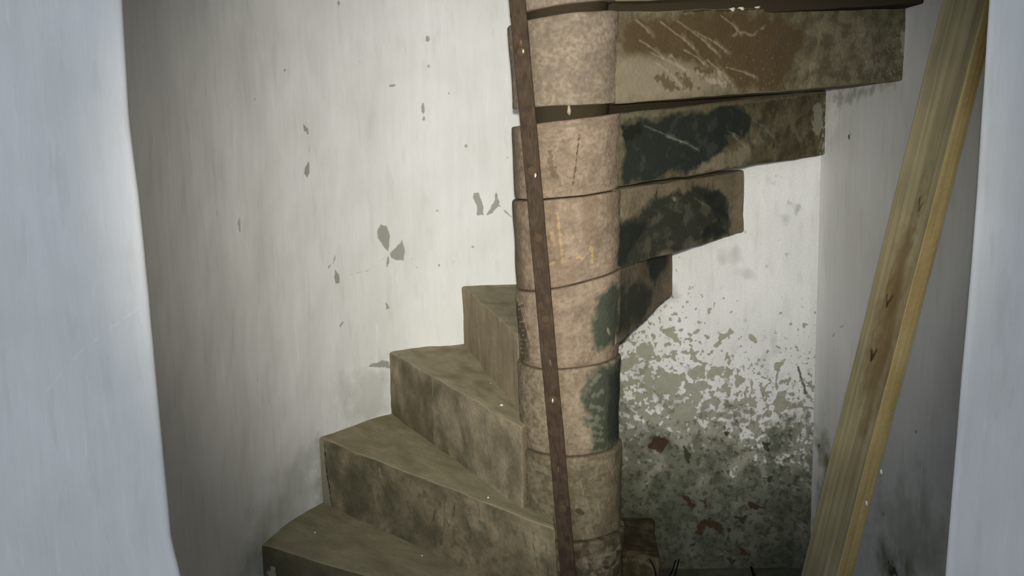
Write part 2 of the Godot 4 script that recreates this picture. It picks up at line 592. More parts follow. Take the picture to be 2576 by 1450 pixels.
	var line := smooth_line([V(-0.70, -1.80), V(-0.715, -1.95), V(-0.722, -2.15), V(-0.712, -2.35), V(-0.69, -2.49), V(-0.647, -2.65), V(-0.583, -2.786), V(-0.50, -2.92), V(-0.394, -3.03), V(-0.29, -3.09), V(-0.169, -3.12), V(-0.02, -3.135), V(0.13, -3.14)])
	structure("wall_left", wall_mesh(line, -0.1, 2.62, 0.025, 0.16, V(1.875, 1.8), V(0, 1.93), 0.005), [x.material(0.25), rest], "curved whitewashed wall of the stairwell with small grey chips in the paint")

	x = paint(760, 1400, 200, 850.0)
	x.origin = V(0, 1.55)
	x.ppm = V(760 / 0.86, 1400 / 1.62)
	# paint flaked off in growing amounts towards the floor, grey plaster and green damp beneath
	var flakes := x.noise(211, 34.0, 4)
	var fine := x.noise(212, 17.0, 4)
	var gone := [[0, 0, 0, 0, 0], [0, 0, 0, 0, 0], [0, 0, 0, 0, 0], [0.0, 0.2, 0.1, 0, 0], [0.28, 0.32, 0.22, 0.1, 0.12], [0.28, 0.36, 0.32, 0.16, 0.2], [0.3, 0.42, 0.45, 0.36, 0.28], [0.4, 0.6, 0.7, 0.5, 0.45], [0.5, 0.75, 0.8, 0.7, 0.6], [0.6, 0.8, 0.85, 0.85, 0.7], [0.6, 0.8, 0.8, 0.8, 0.75], [0.6, 0.7, 0.7, 0.7, 0.7]]
	x.patches(flakes, gone, 0.03, BARE, 0.93, -45)
	x.patches(fine, [[0, 0, 0, 0, 0], [0, 0, 0, 0, 0], [0, 0, 0, 0, 0], [0.0, 0.1, 0.0, 0, 0], [0.3, 0.3, 0.14, 0.0, 0.1], [0.34, 0.36, 0.2, 0.12, 0.16], [0.36, 0.38, 0.32, 0.22, 0.34], [0.4, 0.4, 0.36, 0.3, 0.42], [0.4, 0.45, 0.45, 0.4, 0.45], [0.4, 0.45, 0.45, 0.45, 0.45], [0.4, 0.4, 0.4, 0.4, 0.4], [0.4, 0.4, 0.4, 0.4, 0.4]], 0.04, BARE, 0.85, -30)
	var damp := x.noise(213, 120.0, 5)
	x.patches(damp, [[0, 0, 0], [0, 0, 0], [0, 0, 0], [0, 0, 0], [0, 0, 0], [0.1, 0.0, 0.0], [0.35, 0.2, 0.2], [0.75, 0.55, 0.4], [1.0, 0.95, 0.8], [1.2, 1.1, 1.0], [1.2, 1.1, 1.0]], 0.35, Color(0.375, 0.385, 0.33), 0.65, -5)
	x.patches(x.noise(214, 60.0, 5), [[0, 0, 0], [0, 0, 0], [0, 0, 0], [0, 0, 0], [0, 0, 0], [0, 0, 0], [0.2, 0.1, 0.1], [0.3, 0.2, 0.2], [0.42, 0.38, 0.32], [0.5, 0.45, 0.4], [0.5, 0.45, 0.4]], 0.3, Color(0.29, 0.30, 0.24), 0.55, -14)
	x.patches(x.noise(215, 30.0, 4), [[0, 0, 0], [0, 0, 0], [0, 0, 0], [0, 0, 0], [0, 0, 0], [0, 0, 0], [0.1, 0.1, 0.1], [0.26, 0.26, 0.28], [0.27, 0.27, 0.3], [0.25, 0.25, 0.28], [0.25, 0.28, 0.28]], 0.12, Color(0.52, 0.54, 0.48), 0.45, 20)
	x.patches(x.noise(217, 55.0, 5), [[0], [0], [0], [0], [0], [0], [0.1], [0.3], [0.36], [0.36], [0.4]], 0.14, Color(0.50, 0.51, 0.455), 0.5, 16)
	x.patches(x.noise(218, 26.0, 4), [[0], [0], [0], [0], [0], [0.05], [0.2], [0.3], [0.36], [0.36], [0.36]], 0.2, Color(0.235, 0.25, 0.2), 0.55, -14)
	x.patches(x.noise(219, 180.0, 3), [[0, 0, 0], [0, 0, 0], [0, 0, 0], [0, 0, 0], [0, 0, 0], [0.1, 0, 0], [0.4, 0.1, 0], [0.5, 0.2, 0.1], [0.6, 0.4, 0.2], [0.8, 0.5, 0.4], [0.9, 0.6, 0.5]], 0.5, Color(0.25, 0.265, 0.215), 0.45)
	x.add(x.noise(216, 9.0, 3), 5, 5, 5, 10)
	x.poly(x.at([V(0.361, 0.837), V(0.391, 0.84), V(0.408, 0.813), V(0.428, 0.796), V(0.42, 0.78), V(0.398, 0.796), V(0.368, 0.823)]), BARE, 0.92, 2, 7, -40)
	x.poly(x.at([V(0.447, 0.817), V(0.463, 0.825), V(0.482, 0.834), V(0.472, 0.819), V(0.456, 0.809)]), BARE, 0.92, 2, 7, -40)
	x.poly(x.at([V(0.542, 0.831), V(0.56, 0.811), V(0.583, 0.836), V(0.592, 0.823), V(0.573, 0.804), V(0.55, 0.794), V(0.545, 0.771), V(0.53, 0.778), V(0.542, 0.802)]), BARE, 0.92, 2, 7, -40)
	x.poly(x.at([V(0.639, 0.812), V(0.653, 0.81), V(0.666, 0.796), V(0.664, 0.785), V(0.644, 0.796)]), BARE, 0.92, 2, 7, -40)
	x.poly(x.at([V(0.451, 0.753), V(0.479, 0.759), V(0.472, 0.748), V(0.457, 0.74)]), BARE, 0.92, 2, 7, -40)
	x.poly(x.at([V(0.525, 0.704), V(0.551, 0.711), V(0.572, 0.697), V(0.555, 0.677), V(0.526, 0.671), V(0.509, 0.685)]), BARE, 0.92, 2, 7, -40)
	x.poly(x.at([V(0.574, 0.74), V(0.584, 0.731), V(0.582, 0.677), V(0.574, 0.684)]), BARE, 0.92, 2, 7, -40)
	x.poly(x.at([V(0.463, 0.705), V(0.499, 0.712), V(0.503, 0.671), V(0.464, 0.665), V(0.444, 0.685)]), BARE, 0.92, 2, 7, -40)
	x.poly(x.at([V(0.601, 0.676), V(0.624, 0.676), V(0.614, 0.643), V(0.599, 0.636)]), BARE, 0.92, 2, 7, -40)
	x.poly(x.at([V(0.727, 0.719), V(0.75, 0.719), V(0.751, 0.701), V(0.73, 0.695)]), BARE, 0.92, 2, 7, -40)
	x.poly(x.at([V(0.738, 0.621), V(0.763, 0.62), V(0.766, 0.593), V(0.774, 0.57), V(0.762, 0.546), V(0.727, 0.549), V(0.735, 0.587)]), BARE, 0.92, 2, 7, -40)
	x.poly(x.at([V(0.438, 0.652), V(0.51, 0.655), V(0.52, 0.633), V(0.497, 0.624), V(0.442, 0.625)]), BARE, 0.92, 2, 7, -40)
	x.poly(x.at([V(0.405, 0.577), V(0.458, 0.597), V(0.478, 0.549), V(0.432, 0.515), V(0.399, 0.536)]), BARE, 0.92, 2, 7, -40)
	x.poly(x.at([V(0.209, 0.81), V(0.248, 0.816), V(0.251, 0.803), V(0.222, 0.789)]), BARE, 0.92, 2, 7, -40)
	x.poly(x.at([V(0.287, 0.795), V(0.326, 0.781), V(0.339, 0.741), V(0.307, 0.735), V(0.274, 0.749)]), BARE, 0.92, 2, 7, -40)
	x.poly(x.at([V(0.222, 0.736), V(0.274, 0.749), V(0.287, 0.722), V(0.248, 0.702), V(0.215, 0.703)]), BARE, 0.92, 2, 7, -40)
	x.poly(x.at([V(0.326, 0.66), V(0.392, 0.693), V(0.431, 0.665), V(0.405, 0.618), V(0.339, 0.619)]), BARE, 0.92, 2, 7, -40)
	x.poly(x.at([V(0.307, 0.701), V(0.326, 0.708), V(0.333, 0.619), V(0.313, 0.592), V(0.3, 0.661)]), BARE, 0.92, 2, 7, -40)
	x.stroke(x.at([V(0.761, 0.728), V(0.741, 0.695), V(0.735, 0.654), V(0.738, 0.621)]), 2.6, BARE, 0.95, 2, 4, -40)
	x.stroke(x.at([V(0.806, 0.701), V(0.817, 0.661), V(0.83, 0.614)]), 3, DARKBARE, 0.85, 2, 4, -40)
	x.stroke(x.at([V(0.809, 0.532), V(0.815, 0.477), V(0.824, 0.436)]), 2, DARKBARE, 0.7, 2, 6, -30)
	x.stroke(x.at([V(0.653, 0.662), V(0.656, 0.615)]), 2.5, BARE, 0.8, 2, 5, -30)
	x.stroke(x.at([V(0.626, 0.71), V(0.629, 0.69)]), 1.5, BARE, 0.8, 2, 3, -30)
	x.stroke(x.at([V(0.373, 0.911), V(0.373, 0.909)]), 2.4, BARE, 0.85, 2, 4, -35)
	x.stroke(x.at([V(0.427, 0.911), V(0.427, 0.909)]), 2.4, BARE, 0.85, 2, 4, -35)
	x.stroke(x.at([V(0.355, 0.898), V(0.355, 0.896)]), 2.4, BARE, 0.85, 2, 4, -35)
	x.stroke(x.at([V(0.386, 0.87), V(0.386, 0.867)]), 2.4, BARE, 0.85, 2, 4, -35)
	x.stroke(x.at([V(0.499, 0.856), V(0.499, 0.853)]), 2.4, BARE, 0.85, 2, 4, -35)
	x.stroke(x.at([V(0.778, 0.849), V(0.778, 0.846)]), 2.4, BARE, 0.85, 2, 4, -35)
	x.stroke(x.at([V(0.802, 0.83), V(0.802, 0.828)]), 2.4, BARE, 0.85, 2, 4, -35)
	x.stroke(x.at([V(0.676, 0.729), V(0.676, 0.727)]), 2.4, BARE, 0.85, 2, 4, -35)
	x.stroke(x.at([V(0.671, 0.716), V(0.672, 0.713)]), 2.4, BARE, 0.85, 2, 4, -35)
	x.stroke(x.at([V(0.687, 0.706), V(0.687, 0.704)]), 2.4, BARE, 0.85, 2, 4, -35)
	x.stroke(x.at([V(0.595, 0.703), V(0.595, 0.701)]), 2.4, BARE, 0.85, 2, 4, -35)
	x.stroke(x.at([V(0.644, 0.73), V(0.644, 0.727)]), 2.4, BARE, 0.85, 2, 4, -35)
	x.stroke(x.at([V(0.73, 0.728), V(0.73, 0.726)]), 2.4, BARE, 0.85, 2, 4, -35)
	x.stroke(x.at([V(0.612, 0.615), V(0.612, 0.613)]), 2.4, BARE, 0.85, 2, 4, -35)
	x.stroke(x.at([V(0.667, 0.601), V(0.667, 0.599)]), 2.4, BARE, 0.85, 2, 4, -35)
	x.stroke(x.at([V(0.713, 0.594), V(0.713, 0.591)]), 2.4, BARE, 0.85, 2, 4, -35)
	x.stroke(x.at([V(0.508, 0.805), V(0.508, 0.803)]), 2.4, BARE, 0.85, 2, 4, -35)
	x.stroke(x.at([V(0.433, 0.758), V(0.433, 0.756)]), 2.4, BARE, 0.85, 2, 4, -35)
	x.poly(x.at([V(0.32, 0.469), V(0.373, 0.474), V(0.381, 0.447), V(0.353, 0.413), V(0.313, 0.43)]), BRICK, 0.78, 4, 9, -60)
	x.poly(x.at([V(0.428, 0.258), V(0.444, 0.262), V(0.476, 0.224), V(0.463, 0.211)]), BRICK, 0.78, 4, 9, -60)
	x.poly(x.at([V(0.487, 0.246), V(0.511, 0.25), V(0.507, 0.221)]), BRICK, 0.78, 4, 9, -60)
	x.poly(x.at([V(0.652, 0.239), V(0.68, 0.23), V(0.708, 0.213), V(0.652, 0.217)]), BRICK, 0.78, 4, 9, -60)
	x.poly(x.at([V(0.483, 0.162), V(0.514, 0.178), V(0.541, 0.17), V(0.581, 0.141), V(0.555, 0.127), V(0.521, 0.151), V(0.498, 0.142), V(0.496, 0.119), V(0.474, 0.125)]), BRICK, 0.78, 4, 9, -60)
	x.poly(x.at([V(0.616, 0.075), V(0.649, 0.06), V(0.663, 0.04), V(0.629, 0.055)]), BRICK, 0.78, 4, 9, -60)
	x.poly(x.at([V(0.432, 0.434), V(0.456, 0.405), V(0.453, 0.374), V(0.435, 0.398)]), DARK, 0.8, 2.5, 7, -50)
	x.poly(x.at([V(0.698, 0.321), V(0.727, 0.324), V(0.722, 0.307)]), DARK, 0.8, 2.5, 7, -50)
	x.poly(x.at([V(0.581, 0.141), V(0.592, 0.144), V(0.587, 0.094), V(0.579, 0.101)]), DARK, 0.8, 2.5, 7, -50)
	x.poly(x.at([V(0.458, 0.091), V(0.474, 0.092), V(0.472, 0.076)]), DARK, 0.8, 2.5, 7, -50)
	x.poly(x.at([V(0.585, 0.037), V(0.607, 0.029), V(0.596, 0.015)]), DARK, 0.8, 2.5, 7, -50)
	x.poly(x.at([V(0.594, 0.186), V(0.647, 0.188), V(0.634, 0.16)]), DARK, 0.8, 2.5, 7, -50)
	x.poly(x.at([V(0.693, 0.448), V(0.72, 0.443), V(0.712, 0.416), V(0.703, 0.425)]), DARK, 0.8, 2.5, 7, -50)
	x.poly(x.at([V(0.564, 0.486), V(0.585, 0.479), V(0.577, 0.466)]), DARK, 0.8, 2.5, 7, -50)
	line = smooth_line([V(0.13, -3.14), V(0.40, -3.135), V(0.70, -3.125), V(0.93, -3.115), V(0.985, -3.10)])
	structure("wall_back", wall_mesh(line, -0.1, 2.62, 0.022, 0.16, V(0.86, 1.62), V(0, 1.55), 0.005), [x.material(0.35), rest], "back wall under the stair, its paint flaking to grey plaster, damp and brick")

	x = paint(900, 1200, 300, 800.0)
	x.origin = V(0, 1.85)
	x.ppm = V(900 / 1.302, 1200 / 1.9)
	x.poly(x.at([V(0.474, 0.262), V(0.565, 0.291), V(0.632, 0.288), V(0.569, 0.246), V(0.502, 0.214)]), GRIME, 0.5, 50, 40, -10)
	x.poly(x.at([V(0.511, 0.249), V(0.55, 0.261), V(0.574, 0.248), V(0.524, 0.231)]), DARK, 0.8, 6, 12, -20)
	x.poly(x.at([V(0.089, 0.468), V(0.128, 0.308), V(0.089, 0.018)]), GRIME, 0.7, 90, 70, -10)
	x.poly(x.at([V(0.487, 0.387), V(0.695, 0.526), V(0.789, 0.351), V(0.431, 0.18)]), GRIME, 0.3, 110, 70, -5)
	x.stroke(x.at([V(0.468, 0.385), V(0.469, 0.383)]), 2.4, DARK, 0.7, 2, 4, -30)
	x.stroke(x.at([V(0.63, 0.683), V(0.63, 0.681)]), 2.4, DARK, 0.7, 2, 4, -30)
	x.stroke(x.at([V(0.035, 0.45), V(0.035, 0.448)]), 2.4, DARK, 0.7, 2, 4, -30)
	x.stroke(x.at([V(0.172, 1.449), V(0.172, 1.447)]), 2.4, DARK, 0.7, 2, 4, -30)
	x.stroke(x.at([V(0.705, 0.78), V(0.674, 0.649), V(0.66, 0.513), V(0.655, 0.422)]), 1.2, PALE, 0.6, 2, 3, 20)
	x.stroke(x.at([V(0.105, 0.828), V(0.151, 0.866), V(0.185, 0.881)]), 0.7, CHIP, 0.6, 1.5, 3, -20)
	x.stroke(x.at([V(0.066, 0.567), V(0.062, 0.539)]), 1.2, CHIP, 0.6, 2, 3, -20)
	x.stroke(x.at([V(0.173, 1.467), V(0.184, 1.453)]), 1.2, CHIP, 0.6, 2, 3, -20)
	x.stroke(x.at([V(0.087, 1.551), V(0.072, 1.503)]), 4, CHIP, 0.4, 4, 8, -20)
	x.poly(x.at([V(0.046, 1.576), V(0.099, 1.568), V(0.09, 1.503), V(0.043, 1.418), V(0.028, 1.479)]), PALE, 0.6, 4, 12, 30)
	x.poly(x.at([V(0.046, 1.578), V(0.435, 1.591), V(0.321, 1.579), V(0.1, 1.548)]), GRIME, 0.3, 14, 14, 0)
	line = smooth_line([V(0.985, -3.10), V(1.0, -3.03), V(1.033, -2.75), V(1.07, -2.35), V(1.11, -1.95), V(1.12, -1.84)])
	structure("wall_right", wall_mesh(line, -0.1, 2.62, 0.03, 0.16, V(1.302, 1.9), V(0, 1.85), 0.004), [x.material(0.25), rest], "whitewashed side wall behind the leaning plank")

	x = paint(800, 1300, 400, 1000.0)
	x.origin = V(0, 1.9)
	line = PackedVector2Array([V(-2.6, -1.7), V(-2.0, -1.7), V(-1.5, -1.7)])
	for k in 20:
		line.append(V(-1.3 + k * 0.034, -1.7))
	line.append_array(PackedVector2Array([V(-0.649, -1.7005), V(-0.644, -1.703), V(-0.642, -1.708), V(-0.645, -1.716), V(-0.68, -1.77), V(-0.74, -1.85)]))
	x.stroke(x.part([V(0.62, 0.62), V(0.72, 0.56), V(0.87, 0.50)]), 1.0, PALE, 0.4, 2, 3, 20)
	x.stroke(x.part([V(0.37, 0.55), V(0.38, 0.62)]), 12.0, PALE, 0.3, 8, 10, 10)
	structure("wall_front_left", wall_mesh(line, -0.1, 2.62, 0.03, 0.1, V(0.8, 1.4), V(1.25, 1.9), 0.0015, 1), [x.material(0.25), rest], "plain whitewashed wall left of the opening to the stair")

	x = paint(800, 1300, 500, 1000.0)
	line = PackedVector2Array([V(1.12, -1.86), V(1.0, -1.81), V(0.86, -1.735), V(0.81, -1.711), V(0.806, -1.704), V(0.810, -1.7005)])
	for k in 20:
		line.append(V(0.82 + k * 0.035, -1.7))
	line.append_array(PackedVector2Array([V(1.8, -1.7), V(2.6, -1.7)]))
	x.stroke(x.part([V(0.29, 0.50), V(0.3, 0.56), V(0.31, 0.585)]), 1.4, PALE, 0.7, 2, 3, 30)
	x.stroke(x.part([V(0.255, 0.66), V(0.262, 0.70)]), 1.2, PALE, 0.6, 2, 3, 30)
	structure("wall_front_right", wall_mesh(line, -0.1, 2.62, 0.03, 0.1, V(0.8, 1.4), V(0.0, 1.9), 0.0015, 2), [x.material(0.25), rest], "plain whitewashed wall right of the opening to the stair")


func build_room() -> void:
	var white := plain(Color(0.82, 0.82, 0.82))
	var f := stone(512, 512, 600, 200.0, Color(0.39, 0.39, 0.33))
	var fm := f.material(0.0)
	fm.uv1_triplanar = true
	fm.uv1_world_triplanar = true
	fm.uv1_scale = Vector3(0.6, 0.6, 0.6)
	structure("floor", box(Vector3(-2.7, -0.15, -3.35), Vector3(2.7, 0.0, 1.6)), [fm], "dusty grey floor at the foot of the stair")
	structure("ceiling", box(Vector3(-2.7, 2.6, -3.35), Vector3(2.7, 2.75, 1.6)), [white], "white ceiling above the stair and the room before it")
	structure("wall_side_left", box(Vector3(-2.75, -0.1, -1.8), Vector3(-2.6, 2.62, 1.6)), [white], "white side wall of the room before the stair")
	structure("wall_side_right", box(Vector3(2.6, -0.1, -1.8), Vector3(2.75, 2.62, 1.6)), [white], "white side wall of the room on the plank's side")
	structure("trim_1", box(Vector3(-0.72, 2.1, -1.8), Vector3(0.9, 2.62, -1.7)), [white], "white wall above the opening to the stair")
	# rear wall behind the camera, with a window added for the fill light
	structure("wall_rear_1", box(Vector3(-2.6, -0.1, 1.5), Vector3(-1.0, 2.62, 1.65)), [white], "white rear wall left of the added window")
	structure("wall_rear_2", box(Vector3(0.2, -0.1, 1.5), Vector3(2.6, 2.62, 1.65)), [white], "white rear wall right of the added window")
	structure("wall_rear_3", box(Vector3(-1.0, -0.1, 1.5), Vector3(0.2, 1.0, 1.65)), [white], "white rear wall below the added window")
	structure("wall_rear_4", box(Vector3(-1.0, 2.3, 1.5), Vector3(0.2, 2.62, 1.65)), [white], "white rear wall above the added window")
	var glow := plain(Color(0.8, 0.87, 0.95), 0.4)  # emissive pane of the added window, unseen
	glow.emission_enabled = true
	glow.emission = Color(0.94, 0.97, 1.0)
	glow.emission_energy_multiplier = 0.6
	var win := structure("added_window_1", box(Vector3(-1.0, 1.0, 1.5), Vector3(0.2, 2.3, 1.52)), [glow], "added glowing window pane behind the camera, for fill light")
	for k in 3:
		put("added_window_frame", box(Vector3(-1.02 + k * 0.6, 1.0, 1.45), Vector3(-0.98 + k * 0.6, 2.3, 1.5)), [white], win)


# ---------------------------------------------------------------- the stair
func step_block(inner0: Vector2, outer0: Vector2, inner1: Vector2, outer1: Vector2, bot_in: float, bot_out: float, top_in: float, top_out: float) -> Array:
	# riser line from inner0 to outer0, back line from inner1 to outer1
	var c := []
	for line in [[inner0, outer0], [inner1, outer1]]:
		for lev in [[bot_in, bot_out], [top_in, top_out]]:
			for k in 2:
				c.append(Vector3(line[k].x, lev[k], line[k].y))
	return c


func build_stair() -> void:
	var stair := Node3D.new()
	stair.name = "spiral_staircase"
	add_child(stair)
	tag(stair, "worn grey-brown stone spiral staircase winding up around a round stone newel", "staircase")
	var rough := stone(512, 512, 700, 300.0, STONE.darkened(0.12))
	var soffit := rough.material(0.0)
	soffit.uv1_triplanar = true
	soffit.uv1_scale = Vector3(1.6, 1.6, 1.6)
	var treads: Array = []
	for k in 2:
		var t := stone(700, 420, 720 + k * 10, 700.0, Color(0.615, 0.585, 0.485).darkened(0.05 * k), 0.6)
		t.patches(t.noise(733 + k, 130.0, 4), [[0.45], [0.35], [0.3]], 0.5, Color(0.45, 0.415, 0.32), 0.5)
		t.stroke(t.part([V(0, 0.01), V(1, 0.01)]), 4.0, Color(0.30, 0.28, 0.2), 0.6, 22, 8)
		for p in [V(0.3, 0.5), V(0.34, 0.58), V(0.7, 0.4), V(0.82, 0.62), V(0.62, 0.55)]:
			t.stroke(t.part([p, p + V(0.02, 0.008)]), 2.0, Color(0.66, 0.63, 0.55), 0.5, 4, 5)
		treads.append(t.material(0.35))

	# --- risers of the lower steps, wall end on the left
	var ra := stone(800, 200, 801, 800.0, STONE.darkened(0.14))  # darker base than the risers above, with dark blotches
	ra.patches(ra.noise(811, 160.0, 5), [[0.5, 0.6, 0.55, 0.5]], 0.6, Color(0.30, 0.29, 0.22), 0.7, -10)
	ra.poly(ra.part([V(0.09, 0.25), V(0.112, 0.25), V(0.114, 0.6), V(0.09, 0.6)]), Color(0.62, 0.62, 0.56), 0.9, 3, 8, 20)
	var rb := stone(1000, 210, 802, 800.0, STONE.darkened(0.02))
	rb.patches(rb.noise(812, 150.0, 5), [[0.5, 0.68, 0.7, 0.45, 0.3, 0.3], [0.5, 0.62, 0.6, 0.42, 0.4, 0.5]], 0.7, Color(0.27, 0.265, 0.2), 0.65, -8)
	rb.patches(rb.noise(813, 40.0, 5), [[0.15, 0.2, 0.3, 0.3, 0.2]], 0.3, Color(0.30, 0.305, 0.235), 0.5)
	rb.poly(rb.part([V(0.0, 0.0), V(0.085, 0.0), V(0.09, 0.5), V(0.11, 1.0), V(0.0, 1.0)]), Color(0.56, 0.55, 0.48), 0.75, 3, 8, 25)
	rb.stroke(rb.part([V(0.087, 0.05), V(0.093, 0.5), V(0.112, 0.98)]), 1.6, Color(0.12, 0.11, 0.08), 0.9, 2, 3, -60)
	for p in [[0.62, 0.2, 0.6, 0.75], [0.66, 0.15, 0.63, 0.5], [0.7, 0.3, 0.71, 0.6], [0.57, 0.2, 0.575, 0.5], [0.93, 0.25, 0.945, 0.9], [0.97, 0.2, 0.965, 0.75]]:
		rb.stroke(rb.part([V(p[0], p[1]), V((p[0] + p[2]) / 2 + 0.008, (p[1] + p[3]) / 2), V(p[2], p[3])]), 0.4, Color(0.18, 0.17, 0.13), 0.6, 2.5, 2, -40)
	rb.stroke(rb.part([V(0.35, 0.1), V(0.352, 0.2)]), 1.2, Color(0.7, 0.7, 0.6), 0.7, 2, 2)
	var rc := stone(1000, 210, 803, 800.0, STONE.lightened(0.08))
	rc.patches(rc.noise(814, 130.0, 5), [[0.2, 0.45, 0.4, 0.2, 0.2, 0.2], [0.45, 0.7, 0.7, 0.3, 0.3, 0.2], [0.5, 0.8, 0.85, 0.45, 0.3, 0.25]], 0.7, Color(0.29, 0.27, 0.2), 0.62)
	rc.stroke(rc.part([V(0.44, 0.05), V(0.445, 0.95)]), 1.5, Color(0.6, 0.57, 0.48), 0.8, 2, 3, 16)
	rc.poly(rc.part([V(0.0, 0.0), V(0.06, 0.0), V(0.075, 1.0), V(0.0, 1.0)]), Color(0.6, 0.58, 0.52), 0.7, 3, 5, 20)
	var rd := stone(1000, 210, 804, 800.0, Color(0.61, 0.56, 0.47), 0.7)
	rd.patches(rd.noise(815, 70.0, 4, 1.0, 6.0), [[0.2, 0.3, 0.3, 0.1, 0.1], [0.4, 0.6, 0.4, 0.15, 0.1], [0.5, 0.7, 0.5, 0.2, 0.1]], 0.8, Color(0.45, 0.415, 0.33), 0.45)
	rd.poly(rd.part([V(0.0, 0.0), V(0.015, 0.0), V(0.03, 1.0), V(0.0, 1.0)]), Color(0.6, 0.56, 0.5), 0.6, 4, 6)

	# --- back faces of the upper steps, newel end on the left
	var be := stone(420, 210, 821, 900.0, STONE.darkened(0.08))
	be.poly(be.part([V(0.45, 0.0), V(0.8, 0.0), V(0.85, 0.35), V(0.6, 0.65), V(0.5, 0.4)]), MOULD, 0.85, 34, 26, -6)
	be.poly(be.part([V(0.0, 0.2), V(0.3, 0.35), V(0.55, 0.65), V(0.35, 0.9), V(0.0, 0.85)]), Color(0.21, 0.235, 0.2), 0.8, 34, 26, -6)
	be.stroke(be.part([V(0.13, 0.02), V(0.14, 0.6)]), 2.0, Color(0.42, 0.42, 0.35), 0.6, 4, 4)
	var bf := stone(800, 200, 822, 900.0, STONE.darkened(0.06))
	bf.poly(bf.part([V(0.0, 0.40), V(0.12, 0.36), V(0.22, 0.22), V(0.40, 0.16), V(0.62, 0.12), V(0.74, 0.3), V(0.81, 0.5), V(0.815, 0.98), V(0.5, 0.97), V(0.2, 0.96), V(0.0, 0.99)]), Color(0.20, 0.215, 0.185), 0.85, 16, 16, -10)
	bf.patches(bf.noise(841, 60.0, 4, 2.0, 1.0), [[0.0, 0.0, 0.0, 0.0, 0.0], [0.1, 0.36, 0.42, 0.4, 0.0], [0.25, 0.5, 0.5, 0.36, 0.0], [0.2, 0.42, 0.42, 0.32, 0.0]], 0.25, Color(0.40, 0.395, 0.34), 0.7)
	for p in [[V(0.02, 0.45), V(0.2, 0.5), V(0.12, 0.7), V(0.02, 0.95)], [V(0.55, 0.2), V(0.72, 0.25), V(0.8, 0.7), V(0.7, 0.62)], [V(0.56, 0.85), V(0.72, 0.7), V(0.8, 0.95)]]:
		bf.poly(bf.part(p), Color(0.13, 0.15, 0.135), 0.7, 18, 18, -8)
	bf.stroke(bf.part([V(0.24, 0.15), V(0.26, 0.35), V(0.34, 0.4), V(0.36, 0.2)]), 7.0, Color(0.25, 0.25, 0.2), 0.7, 6, 10)
	bf.stroke(bf.part([V(0.35, 0.22), V(0.37, 0.27)]), 4.0, Color(0.66, 0.65, 0.56), 0.7, 4, 6)
	bf.stroke(bf.part([V(0.5, 0.28), V(0.66, 0.5)]), 2.0, Color(0.5, 0.5, 0.44), 0.6, 4, 4)
	bf.stroke(bf.part([V(0.965, 0.05), V(0.975, 0.5), V(0.98, 0.95)]), 3.0, Color(0.58, 0.56, 0.5), 0.7, 4, 5, 20)
	var bg := stone(1024, 190, 823, 900.0, Color(0.385, 0.355, 0.28))
	bg.poly(bg.part([V(0.02, 0.16), V(0.2, 0.10), V(0.43, 0.04), V(0.54, 0.2), V(0.53, 0.5), V(0.44, 0.66), V(0.34, 0.9), V(0.12, 0.98), V(0.03, 0.97)]), Color(0.15, 0.175, 0.16), 0.92, 16, 18, -10)
	bg.patches(bg.noise(842, 70.0, 4), [[0.15, 0.35, 0.35, 0.1, 0.1]], 0.2, Color(0.25, 0.275, 0.25), 0.6)
	bg.poly(bg.part([V(0.02, 0.2), V(0.09, 0.13), V(0.09, 0.3), V(0.03, 0.42)]), Color(0.13, 0.13, 0.1), 0.8, 6, 10)
	bg.poly(bg.part([V(0.28, 0.97), V(0.35, 0.82), V(0.5, 0.6), V(0.56, 0.66), V(0.55, 0.85), V(0.44, 0.97)]), Color(0.52, 0.49, 0.41), 0.8, 14, 20, 8)
	bg.poly(bg.part([V(0.42, 0.5), V(0.5, 0.48), V(0.52, 0.65), V(0.46, 0.75)]), Color(0.36, 0.33, 0.25), 0.7, 10, 14)
	scratches(bg, [[0.1, 0.2, 0.24, 0.5], [0.18, 0.38, 0.3, 0.62], [0.46, 0.5, 0.52, 0.72], [0.44, 0.44, 0.47, 0.5], [0.55, 0.3, 0.66, 0.62], [0.57, 0.55, 0.62, 0.75]], 2.2, Color(0.55, 0.55, 0.5), 0.75)
	bg.patches(bg.noise(843, 80.0, 5), [[0.0, 0.0, 0.0, 0.4, 0.4, 0.3], [0.0, 0.0, 0.0, 0.45, 0.45, 0.2]], 0.3, Color(0.25, 0.225, 0.155), 0.7)
	bg.poly(bg.part([V(0.875, 0.2), V(0.905, 0.15), V(0.93, 0.4), V(0.925, 0.68), V(0.89, 0.68), V(0.87, 0.5)]), Color(0.55, 0.55, 0.49), 0.85, 5, 12, 20)
	bg.patches(bg.noise(844, 22.0, 4), [[0, 0, 0, 0, 0, 0, 0, 0, 0, 0, 0.1, 0.6], [0, 0, 0, 0, 0, 0, 0, 0, 0, 0, 0.34, 0.6]], 0.1, Color(0.62, 0.61, 0.56), 0.85, 20)
	bg.stroke(bg.part([V(0.0, 0.03), V(0.5, 0.035), V(0.97, 0.04)]), 4.0, Color(0.42, 0.40, 0.33), 0.7, 4, 4)
	var bh := stone(1300, 240, 824, 900.0, Color(0.40, 0.375, 0.305))
	bh.poly(bh.part([V(0.01, 0.12), V(0.3, 0.02), V(0.5, 0.06), V(0.58, 0.3), V(0.56, 0.7), V(0.5, 1.0), V(0.36, 0.95), V(0.31, 0.7), V(0.16, 0.55), V(0.01, 0.45)]), Color(0.275, 0.222, 0.15), 0.82, 34, 30, -4)
	bh.poly(bh.part([V(0.0, 0.52), V(0.1, 0.5), V(0.2, 0.62), V(0.3, 0.75), V(0.33, 0.88), V(0.26, 0.98), V(0.0, 1.0)]), Color(0.49, 0.45, 0.39), 0.8, 30, 26, 6)
